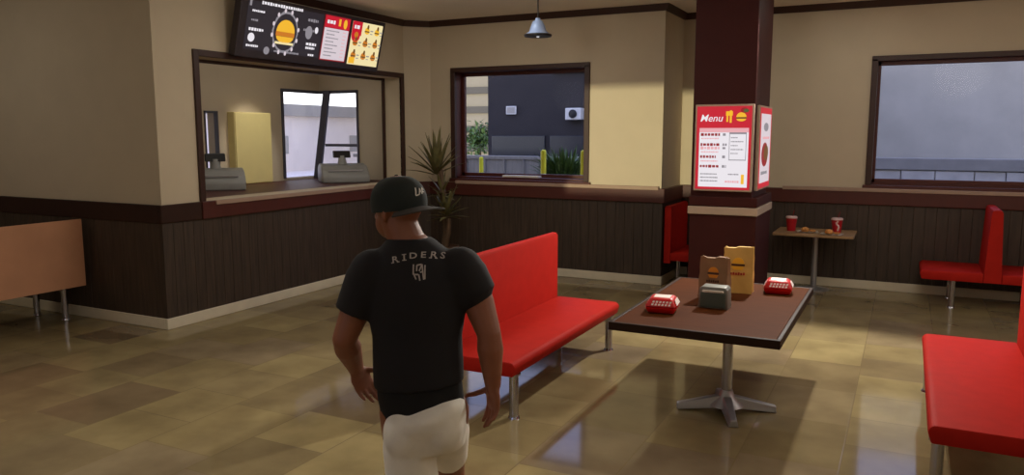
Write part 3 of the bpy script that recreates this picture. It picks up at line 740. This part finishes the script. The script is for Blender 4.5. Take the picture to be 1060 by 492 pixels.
yu = thing('potted_yucca', 'tall yucca plant in the back corner beside the window', 'plant', (-6.02, 9.72, 0))
MB().lathe([(.15, 0), (.16, .02), (.20, .34), (.215, .36), (.215, .40), (.19, .40), (.185, .37)], n=28).build('pot', 'pot', yu, smooth=40)
MB().lathe([(.186, .34), (.15, .362), (.05, .37)], n=20).build('soil', 'soil', yu, smooth=60)
tk = MB(); tk.limb([(0, 0, .35), (.02, .01, .6), (-.01, .02, .9), (-.02, .0, 1.2), (-.05, 0, 1.5)], [.055, .05, .047, .043, .035], 12)
tk.limb([(0, 0, .36), (.08, -.03, .6), (.10, -.04, .8)], [.045, .04, .03], 12); tk.build('trunk', 'trunk', yu, smooth=60)
def blade(mb, base, d, L, w, droop):
    d = Vector(d).normalized(); side = d.cross(Vector((0, 0, 1)))
    side = side.normalized() if side.length > 1e-3 else Vector((1, 0, 0)); up = side.cross(d).normalized()
    n = 6; bm_ = mb.bm; prev = None; p = Vector(base)
    for i in range(n+1):
        t = i/n; ww = w*(.55+.9*t*(1-t)*1.8)*(1-t**3)+.0008
        row = [bm_.verts.new(p-side*ww+up*ww*.35), bm_.verts.new(p-up*.003), bm_.verts.new(p+side*ww+up*ww*.35), bm_.verts.new(p+up*.004)]
        if prev:
            for a in range(4): bm_.faces.new((prev[a], prev[(a+1) % 4], row[(a+1) % 4], row[a]))
        prev = row; d = (d+Vector((0, 0, -droop*(.3+t)))).normalized(); p = p+d*(L/n)
lf = MB(); rr = random.Random(3)
for c, n_, L0, L1, wd in (((-.13, 0, 1.48), 34, .44, .66, .034), ((.06, -.04, .86), 26, .30, .44, .034), ((-.04, 0, 1.16), 14, .24, .34, .03)):
    for i in range(n_):
        a = i*2.39996; t = i/n_; el = math.radians(86-72*t**1.2) if c[2] > 1.2 else math.radians(82-95*t)
        blade(lf, (c[0]+.03*math.cos(a), c[1]+.03*math.sin(a), c[2]+.08-.12*t), (math.cos(a)*math.cos(el), math.sin(a)*math.cos(el), math.sin(el)), rr.uniform(L0, L1)*(1-.3*t), wd, rr.uniform(.02, .06))
lf.build('foliage', 'leaf', yu, smooth=60)
MB().prism([(-5.38, .0), (-4.78, .0), (-4.79, .03), (-5.37, .03)], 0, .12, 'y', bev=.006).build('window_ledge_strip', 'white_paint', label='white flat strip lying on the sill of the back window', category='strip').location = (0, Y1+.07, BW[2]+.03)

# ------------------------------------------------------------------ the walking man (X right, Y ahead, Z up; origin between the feet)
man = thing('person', 'man in black t-shirt, cream shorts and backward dark cap walking away', 'person', (-1.696, 2.56, 0), .4677)
HC = Vector((-.102, .10, 1.752)); HS = 1.12; HR = Matrix.Rotation(math.radians(54), 3, 'Z') @ Matrix.Rotation(math.radians(-6), 3, 'X')
def hp(x, y, z): return HC + HR @ (Vector((x, y, z))*HS)
def finger(mb, base, d, curl_axis, lens, rad, curls):
    pts = [Vector(base)]; d = Vector(d).normalized()
    for L, c in zip(lens, curls):
        d = Matrix.Rotation(c, 3, curl_axis) @ d; pts.append(pts[-1]+d*L)
    mb.limb(pts, [rad, rad*.96, rad*.9, rad*.78][:len(pts)], 10)
def hand(mb, wrist, d, palm_n, thumb_side, curl, k=1.12):
    # d: wrist to knuckles; palm_n: direction the palm faces; thumb_side: towards the thumb
    d = Vector(d).normalized(); t = Vector(thumb_side); t = (t-d*t.dot(d)).normalized(); n = Vector(palm_n); n = (n-d*n.dot(d)-t*n.dot(t)).normalized(); w = Vector(wrist)
    R = Matrix((t, d, n)).transposed()
    mb.sph(w+d*.05*k, (.042*k, .056*k, .018*k), 14, rot=R); mb.sph(w+d*.075*k, (.043*k, .026*k, .016*k), 14, rot=R); mb.sph(w+d*.015*k, (.031*k, .045*k, .024*k), 12, rot=R)
    ax = d.cross(n)
    for i, (L, s) in enumerate(((.070, .031), (.079, .0105), (.074, -.0105), (.058, -.031))):
        b0 = w+d*(.088-.006*abs(i-1))*k+t*s*k; q = curl[i]; L *= k
        finger(mb, b0, (d+t*s*3.0), ax, [L*.45, L*.32, L*.27], (.0094-.0006*(i == 3))*k, [q*.7, q, q*.8])
    finger(mb, w+d*.028*k+t*.030*k+n*.006, (d*.55+t*.75+n*.35), ax, [.034*k, .032*k, .026*k], .0114*k, [.1, .25, .25])
bd = MB()
# legs
bd.limb([(-.085, 0, .92), (-.075, .02, .50), (-.075, -.03, .30), (-.075, -.06, .09)], [.095, .062, .06, .04], 18)
bd.limb([(.09, .02, .92), (.082, .34, .545), (.082, .37, .33), (.082, .40, .09)], [.095, .062, .06, .04], 18)
bd.sph((-.075, -.07, .34), (.056, .058, .12)); bd.sph((.082, .335, .36), (.056, .056, .12))
# pelvis and torso
bd.loft([((0, 0, .84), .13, .10), ((0, 0, .93), .16, .115), ((-.01, .02, 1.06), .15, .105), ((-.02, .04, 1.2), .155, .105), ((-.03, .05, 1.36), .19, .115), ((-.03, .06, 1.48), .19, .105), ((-.04, .07, 1.56), .13, .085), ((-.055, .08, 1.64), .066, .066)])
# neck, skull, jaw, nose, ears, brow, lips
bd.limb([(-.052, .065, 1.54), (-.068, .082, 1.62), HC+Vector((0, -.01, -.05))], [.082, .074, .070], 20)
bd.sph(hp(0, -.005, .02), (.087, .108, .106), 22, rot=HR); bd.sph(hp(0, .035, -.055), (.065, .076, .069), 18, rot=HR); bd.sph(hp(0, .078, -.085), (.028, .02, .018), 12, rot=HR)
bd.limb([hp(0, .088, .005), hp(0, .108, -.03)], [.009, .015], 10); bd.sph(hp(.013, .1, -.034), .009, 8); bd.sph(hp(-.013, .1, -.034), .009, 8)
bd.sph(hp(0, .092, -.058), (.024, .01, .007), 10, rot=HR); bd.sph(hp(0, .09, -.068), (.022, .01, .007), 10, rot=HR); bd.sph(hp(0, .084, .018), (.05, .014, .009), 10, rot=HR)
for s in (1, -1): bd.sph(hp(s*.08, -.008, -.015), (.011, .019, .032), 12, rot=HR @ Matrix.Rotation(s*.35, 3, 'Z')); bd.sph(hp(s*.078, -.002, -.04), (.008, .009, .012), 8, rot=HR)
# arms
EL, WL = Vector((-.318, .02, 1.225)), Vector((-.302, .15, 1.065))
ER, WR = Vector((.268, .0, 1.25)), Vector((.282, .0, 1.045))
bd.limb([(-.215, .05, 1.49), (-.265, .045, 1.36), EL], [.08, .064, .049], 16); bd.limb([EL, EL.lerp(WL, .3), WL], [.048, .056, .034], 16)
bd.limb([(.165, .05, 1.50), (.225, .04, 1.37), ER], [.08, .064, .049], 16); bd.limb([ER, ER.lerp(WR, .3), WR], [.048, .054, .034], 16)
hand(bd, WL, (.30, .22, -.85), (.5, -.75, -.1), (.7, .6, .25), (.35, .42, .5, .6))
hand(bd, WR, (.02, .05, -1), (-.75, -.6, 0), (-.5, .8, .05), (.22, .28, .34, .42))
body = link_mesh('body', remeshed(bd, .0055, 3, .5), 'skin', man)
for s in (1, -1):
    e_ = MB().sph(hp(s*.031, .082, .0), .0115, 12).build('eye', 'eye_white', man, smooth=180); MB().sph(hp(s*.031, .0905, .0), .0045, 8).build('iris', 'black_plastic', e_, smooth=180)
# t-shirt
sh = MB()
tl = lambda ax, ay: Matrix.Rotation(ax, 3, 'X') @ Matrix.Rotation(ay, 3, 'Y')
sh.loft([((-.018, .005, 1.045), .183, .135, tl(0, -.08)), ((-.02, .015, 1.12), .184, .135), ((-.024, .03, 1.24), .182, .13), ((-.028, .045, 1.36), .205, .14), ((-.028, .055, 1.46), .225, .135), ((-.032, .06, 1.53), .205, .118), ((-.042, .07, 1.585), .14, .1), ((-.052, .075, 1.632), .088, .082)], 36)
sh.limb([(-.20, .05, 1.49), (-.235, .05, 1.42)], [.098, .094], 20); sh.limb([(.15, .05, 1.50), (.19, .045, 1.43)], [.098, .094], 20)
sh.cyl((-.215, .05, 1.47), (-.274, .04, 1.325), .097, .087, 24); sh.cyl((.168, .05, 1.48), (.222, .04, 1.395), .097, .084, 24)
shirt = link_mesh('tshirt', remeshed(sh, .009, 6, .5), 'shirt', man)
# black underwear showing above the sagging shorts
uw = MB().loft([((0, .0, .84), .165, .13), ((0, .0, .92), .172, .132), ((-.012, .005, 1.0), .176, .128), ((-.016, .01, 1.075), .172, .12)], 32)
link_mesh('underwear', remeshed(uw, .012, 3, .5), 'underwear', man)
# baggy shorts
so = MB()
so.loft([((.005, .01, .78), .160, .135), ((.010, .0, .86), .163, .155), ((.014, -.012, .91), .162, .165, tl(.04, -.08)), ((.022, -.02, .95), .150, .162, tl(.06, -.16)), ((.034, -.02, .978), .122, .145, tl(.08, -.20)), ((.042, -.015, .995), .085, .11, tl(.08, -.22))], 40)
so.sph((.080, -.055, .89), (.088, .11, .12), 24); so.sph((-.065, -.055, .86), (.092, .11, .12), 24)
so.loft([((-.075, .0, .90), .085, .12), ((-.062, -.01, .78), .104, .13), ((-.048, -.02, .66), .108, .12), ((-.050, -.01, .55), .112, .12), ((-.055, .015, .47), .112, .118)], 28)
LT = Matrix.Rotation(.62, 3, 'X')
so.loft([((.087, .0, .90), .085, .12), ((.092, .09, .81), .090, .110, LT), ((.084, .17, .72), .088, .10, LT), ((.080, .245, .635), .084, .095, LT)], 28)
shorts = link_mesh('shorts', remeshed(so, .009, 12, .5), 'shorts', man)
# cap worn backwards: panels, brim, button, lettering
cp = MB()
prof = []
for i in range(9):
    a = i/8*PI/2; prof.append((hp(0, -.006, .018+.094*math.sin(a)), (.090*math.cos(a)**.75+.002)*HS, (.111*math.cos(a)**.75+.002)*HS, HR))
cp.loft([(hp(0, -.006, -.012), .090*HS, .111*HS, HR)]+prof, 30)
capo = cp.build('cap', 'cap', man, smooth=70)
br = MB(); nb = 14; tv = []
for i in range(nb+1):
    a = math.radians(-62+124*i/nb); row = []
    for j in range(5):
        r_ = .108+.075*j/4*math.cos(a*.9)
        row.append((r_*math.sin(a)*.86, -.006-r_*math.cos(a), .0-.012*(j/4)-.02*abs(math.sin(a))**2))
    tv.append(row)
vs = [[br.bm.verts.new(hp(*p)) for p in row] for row in tv]
for i in range(nb):
    for j in range(4): br.bm.faces.new((vs[i][j], vs[i+1][j], vs[i+1][j+1], vs[i][j+1]))
bmesh.ops.recalc_face_normals(br.bm, faces=br.bm.faces); bmesh.ops.solidify(br.bm, geom=br.bm.faces[:], thickness=.005)
br.build('brim', 'cap_brim', capo, smooth=40)
MB().sph(hp(0, -.006, .113), (.009, .009, .006), 10, rot=HR).build('button', 'cap', capo, smooth=180)
# lettering pressed onto the shirt's back and the cap's front panel
def bvh_of(o): return BVHTree.FromPolygons([v.co.copy() for v in o.data.vertices], [tuple(p.vertices) for p in o.data.polygons])
def strokes(mb2, lines, w):
    for a, b_ in lines:
        a, b_ = Vector((*a, 0)), Vector((*b_, 0)); d = (b_-a); n_ = max(1, int(d.length/.006)); q = Vector((-d.y, d.x, 0)).normalized()*w/2
        pv = None
        for i in range(n_+1):
            p = a+d*i/n_; cur = (mb2.verts.new(p-q), mb2.verts.new(p+q))
            if pv: mb2.faces.new((pv[0], pv[1], cur[1], cur[0]))
            pv = cur
def press(bm_, tree, o, U, V, D, lift):
    # flat artwork (x,y) -> plane o+xU+yV, cast along D onto the mesh, then thickened
    for v in bm_.verts:
        p = o+U*v.co.x+V*v.co.y; h = tree.ray_cast(p, D, 2)
        v.co = (h[0] if h[0] is not None else p+D*.3)-D*lift
    ext = bmesh.ops.extrude_face_region(bm_, geom=bm_.faces[:])
    for g in ext['geom']:
        if isinstance(g, bmesh.types.BMVert): g.co -= D*.0015
    bmesh.ops.recalc_face_normals(bm_, faces=bm_.faces)
tree = bvh_of(shirt)
lb = MB()
for i, ch in enumerate('RIDERS'):
    xs = (-.098, -.062, -.027, .012, .051, .086)[i]; x = xs+.005
    me = text_mesh(ch, .046, .0008); t = bmesh.new(); t.from_mesh(me); bpy.data.meshes.remove(me)
    bmesh.ops.subdivide_edges(t, edges=[e_ for e_ in t.edges if e_.calc_length() > .012], cuts=2)
    a = -x*1.9
    lo = [v.co.copy() for v in t.verts]
    serif = {'R': [((-.017, -.016), (-.005, -.016)), ((.007, -.016), (.018, -.016))], 'I': [((-.009, -.016), (.009, -.016)), ((-.009, .016), (.009, .016))]}.get(ch, [])
    strokes(t, serif, .005)
    bmesh.ops.transform(t, matrix=Matrix.Translation(Vector((xs, 1.576-1.35*x*x+xs*.05, 0))) @ Matrix.Rotation(a, 4, 'Z') @ Matrix.Diagonal((.95, .66, 1, 1)), verts=t.verts)
    lb._merge(t)
press(lb.bm, tree, Vector((0, -.8, 0)), Vector((1, 0, 0)), Vector((0, 0, 1)), Vector((0, 1, 0)), .0012)
lb.build('lettering', 'print_grey', shirt)
eb = MB()
strokes(eb.bm, [((-.028, .034), (-.028, -.012)), ((-.028, -.012), (-.004, -.012)), ((-.028, -.004), (-.014, -.034)), ((-.012, .03), (-.012, .004)), ((-.012, .03), (.010, .034)), ((.0, .004), (.012, .034)), ((.012, .034), (.022, -.036)), ((.004, -.002), (.02, .002)), ((.026, .03), (.027, -.034)), ((-.002, -.012), (.004, -.04))], .0065)
bmesh.ops.transform(eb.bm, matrix=Matrix.Diagonal((.82, .82, 1, 1)), verts=eb.bm.verts)
press(eb.bm, tree, Vector((-.001, -.8, 1.515)), Vector((1, 0, 0)), Vector((0, 0, 1)), Vector((0, 1, 0)), .0012)
eb.build('emblem', 'print_grey', shirt)
tree = bvh_of(capo); cl = MB()
strokes(cl.bm, [((-.032, -.016), (-.020, .024)), ((-.032, -.016), (-.014, -.012)), ((-.012, -.012), (.004, .02)), ((.004, .02), (.008, -.01)), ((-.008, .0), (.008, .006)), ((.010, -.008), (.026, .024)), ((.026, .024), (.032, .010)), ((.012, .004), (.03, .0))], .0055)
bmesh.ops.transform(cl.bm, matrix=Matrix.Diagonal((.82, .78, 1, 1)), verts=cl.bm.verts)
press(cl.bm, tree, hp(.0, -.4, .048), HR @ Vector((1, 0, 0)), HR @ Vector((0, 0, 1)), HR @ Vector((0, 1, 0)), .0012)
cl.build('lettering', 'print_white', capo)
for x, y, nm in ((-.075, -.06, 0), (.082, .40, 0)):
    s_ = MB(); s_.loft([((x, y-.09, .0), .032, .005), ((x, y-.09, .0), .032, .005)], 8) if 0 else None
    s_.box(x-.045, x+.045, y-.09, y+.19, 0, .03, .012).sph((x, y+.10, .045), (.045, .085, .04)).sph((x, y-.02, .065), (.042, .07, .055)).cyl((x, y, .06), (x, y, .12), .047, .045)
    link_mesh('shoe', remeshed(s_, .008, 4, .5), 'shoe', man)

# ------------------------------------------------------------------ outside
struct('ground', MB().box(-45, 30, -25, 60, -.5, -.12), 'asphalt')
# dark building across the lane
db = thing('building', 'dark grey building wall filling most of the back window view', 'building', (-6.0, 19, -.12))
MB().box(-4.33, 3.0, 0, 8, 0, 4.6).build('wall', 'dark_wall', db)
q = MB()
for i in range(4): q.box(-4.2+i*1.75, -2.6+i*1.75, -.06, 0, .4, 2.1, .01)
q.build('lower_panels', 'dark_window', db)
MB().box(-2.4, 2.9, -.10, 0, 3.72, 3.82, .01).build('cornice', 'grey_wall', db)
sg = thing('wall_sign', 'small pale square sign on the dark building outside', 'sign', (-9.60, 18.99, 2.55))
MB().box(-.15, .15, -.05, 0, 0, .22, .01).build('plate', 'white_paint', sg); MB().box(-.12, .12, -.056, -.05, .03, .19, .003).build('sheet', 'grey_wall', sg)
ac = thing('air_conditioner', 'pale air conditioner box with dark fan on the building outside', 'air conditioner', (-7.72, 18.98, 2.33))
MB().box(-.22, .22, -.24, 0, .06, .36, .02).build('case', 'white_paint', ac)
MB().lathe([(.11, 0), (.11, .02), (.04, .03)], n=24).build('fan', 'black_plastic', ac, smooth=40); ac.children[1].rotation_euler = (PI/2, 0, 0); ac.children[1].location = (.0, -.245, .21)
pf = thing('building', 'pale striped building far off at the left side of the back window', 'building', (-21.5, 36, -.12))
q = MB().box(-6, 6, 0, 6, 0, 9); q.build('wall', 'facade', pf)
for i in range(5): MB().box(-6, 6, -.12, 0, 1.2+i*1.0, 1.55+i*1.0, .01).build('window_band', 'facade_band', pf)
lw = MB()
lw.box(-12.5, -4.5, 16.0, 16.2, -.12, 1.45, .01).box(-12.6, -4.4, 15.97, 16.23, 1.45, 1.53, .01)
for i in range(16): lw.box(-12.3+i*.5, -12.26+i*.5, 15.96, 16.0, -.12, 1.45)
lw.build('lane_wall', 'fence_wall', label='low grey wall along the lane outside the back window', category='wall')
def bollard(label, loc, k=1.0):
    t = thing('bollard', label, 'bollard', loc, 0, 'yellow bollards outside the back window'); t.scale = (.85, .85, k)
    MB().cyl((0, 0, 0), (0, 0, 1.62), .055, n=16).sph((0, 0, 1.62), (.055, .055, .04)).build('post', 'bollard_yellow', t, smooth=50)
    MB().cyl((0, 0, 0), (0, 0, .03), .11, n=16).build('foot', 'bollard_yellow', t, smooth=40)
    MB().cyl((0, 0, 1.2), (0, 0, 1.3), .057, n=16).build('band', 'white_paint', t, smooth=40)
bollard('yellow bollard at the left end of the view through the back window', (-8.33, 15.0, -.12))
bollard('yellow bollard standing before the left side of the bush outside', (-5.56, 12.2, -.12), 1.14)
bollard('yellow bollard standing before the right side of the bush outside', (-4.83, 12.2, -.12), 1.14)
def bush(label, loc, n, h, w, seed, m='leaf_bright'):
    t = thing('bush', label, 'plant', loc); g = MB(); rr = random.Random(seed)
    for i in range(n):
        a = rr.uniform(0, 2*PI); r_ = w*rr.random()**.5; el = rr.uniform(.5, 1.4)
        blade(g, (r_*math.cos(a)*.8, r_*math.sin(a)*.8, rr.uniform(.0, h*.85)), (math.cos(a)*math.cos(el), math.sin(a)*math.cos(el), math.sin(el)), h*rr.uniform(.14, .24), .028, .08)
    g.build('foliage', m, t, smooth=60)
    s_ = MB()
    for i in range(5): a = i*1.3; s_.cyl((0, 0, 0), (w*.4*math.cos(a), w*.4*math.sin(a), h*.8), .015, .006, 8)
    s_.build('stems', 'trunk', t)
bush('dark green leafy bush outside the lower right of the back window', (-5.62, 13.35, -.12), 1100, 1.85, .48, 1)
tr = thing('tree', 'small yellow green tree before the pale building outside', 'tree', (-16.2, 29, -.12))
g = MB(); rr = random.Random(5)
for i in range(700):
    a = rr.uniform(0, 2*PI); el = rr.uniform(-.4, 1.5); p = Vector((rr.gauss(0, .42), rr.gauss(0, .42), 1.9+rr.gauss(0, .28))); blade(g, p, (math.cos(a)*math.cos(el), math.sin(a)*math.cos(el), math.sin(el)), .22, .06, .1)
g.build('crown', 'leaf_bright', tr, smooth=60); MB().limb([(0, 0, 0), (.05, 0, 1.0), (0, 0, 1.9)], [.09, .07, .04], 10).build('trunk', 'trunk', tr, smooth=60)
# pale wall and parapet beyond the right window
pw_ = MB().box(-9.5, 16, 27.5, 28, -.12, 8.5)
pw_.build('plaster_wall', 'grey_wall', label='pale blue grey plaster wall outside the right window', category='wall')
pr = thing('stone_parapet', 'dark stone block parapet below the pale wall outside the right window', 'parapet', (4, 19.5, -.12))
q = MB(); rr = random.Random(9)
for j in range(4):
    x = -6.4+(j % 2)*.35
    while x < 8: wq = rr.uniform(.55, .9); q.box(x, min(8, x+wq)-.015, rr.uniform(-.02, .02), .3, j*.34, j*.34+.325, .012); x += wq
q.build('blocks', 'parapet', pr); MB().box(-6.4, 8, .05, .25, 0, 1.37).build('core', 'coping', pr); MB().box(-6.5, 8.1, -.05, .35, 1.36, 1.62, .015).build('coping', 'coping', pr)
# bright yard and low pale building seen through the kitchen windows
struct('ground_yard', MB().box(-31, -9.2, 6.2, 60, -.119, -.09), 'pale_wall')
kwl = thing('building', 'low bright pale building far off through the kitchen corner window', 'building', (-31, 28, -.1))
MB().box(-5, 0, -20, 40, 0, 3.1).build('wall', 'pale_wall', kwl); MB().box(-5.2, .3, -20.2, 40.2, 3.1, 3.75, .02).build('roof_edge', 'grey_wall', kwl)
for k in range(8): MB().box(-.02, .03, -17+k*7, -15.4+k*7, 1.0, 2.0, .01).build('window', 'grey_wall', kwl)
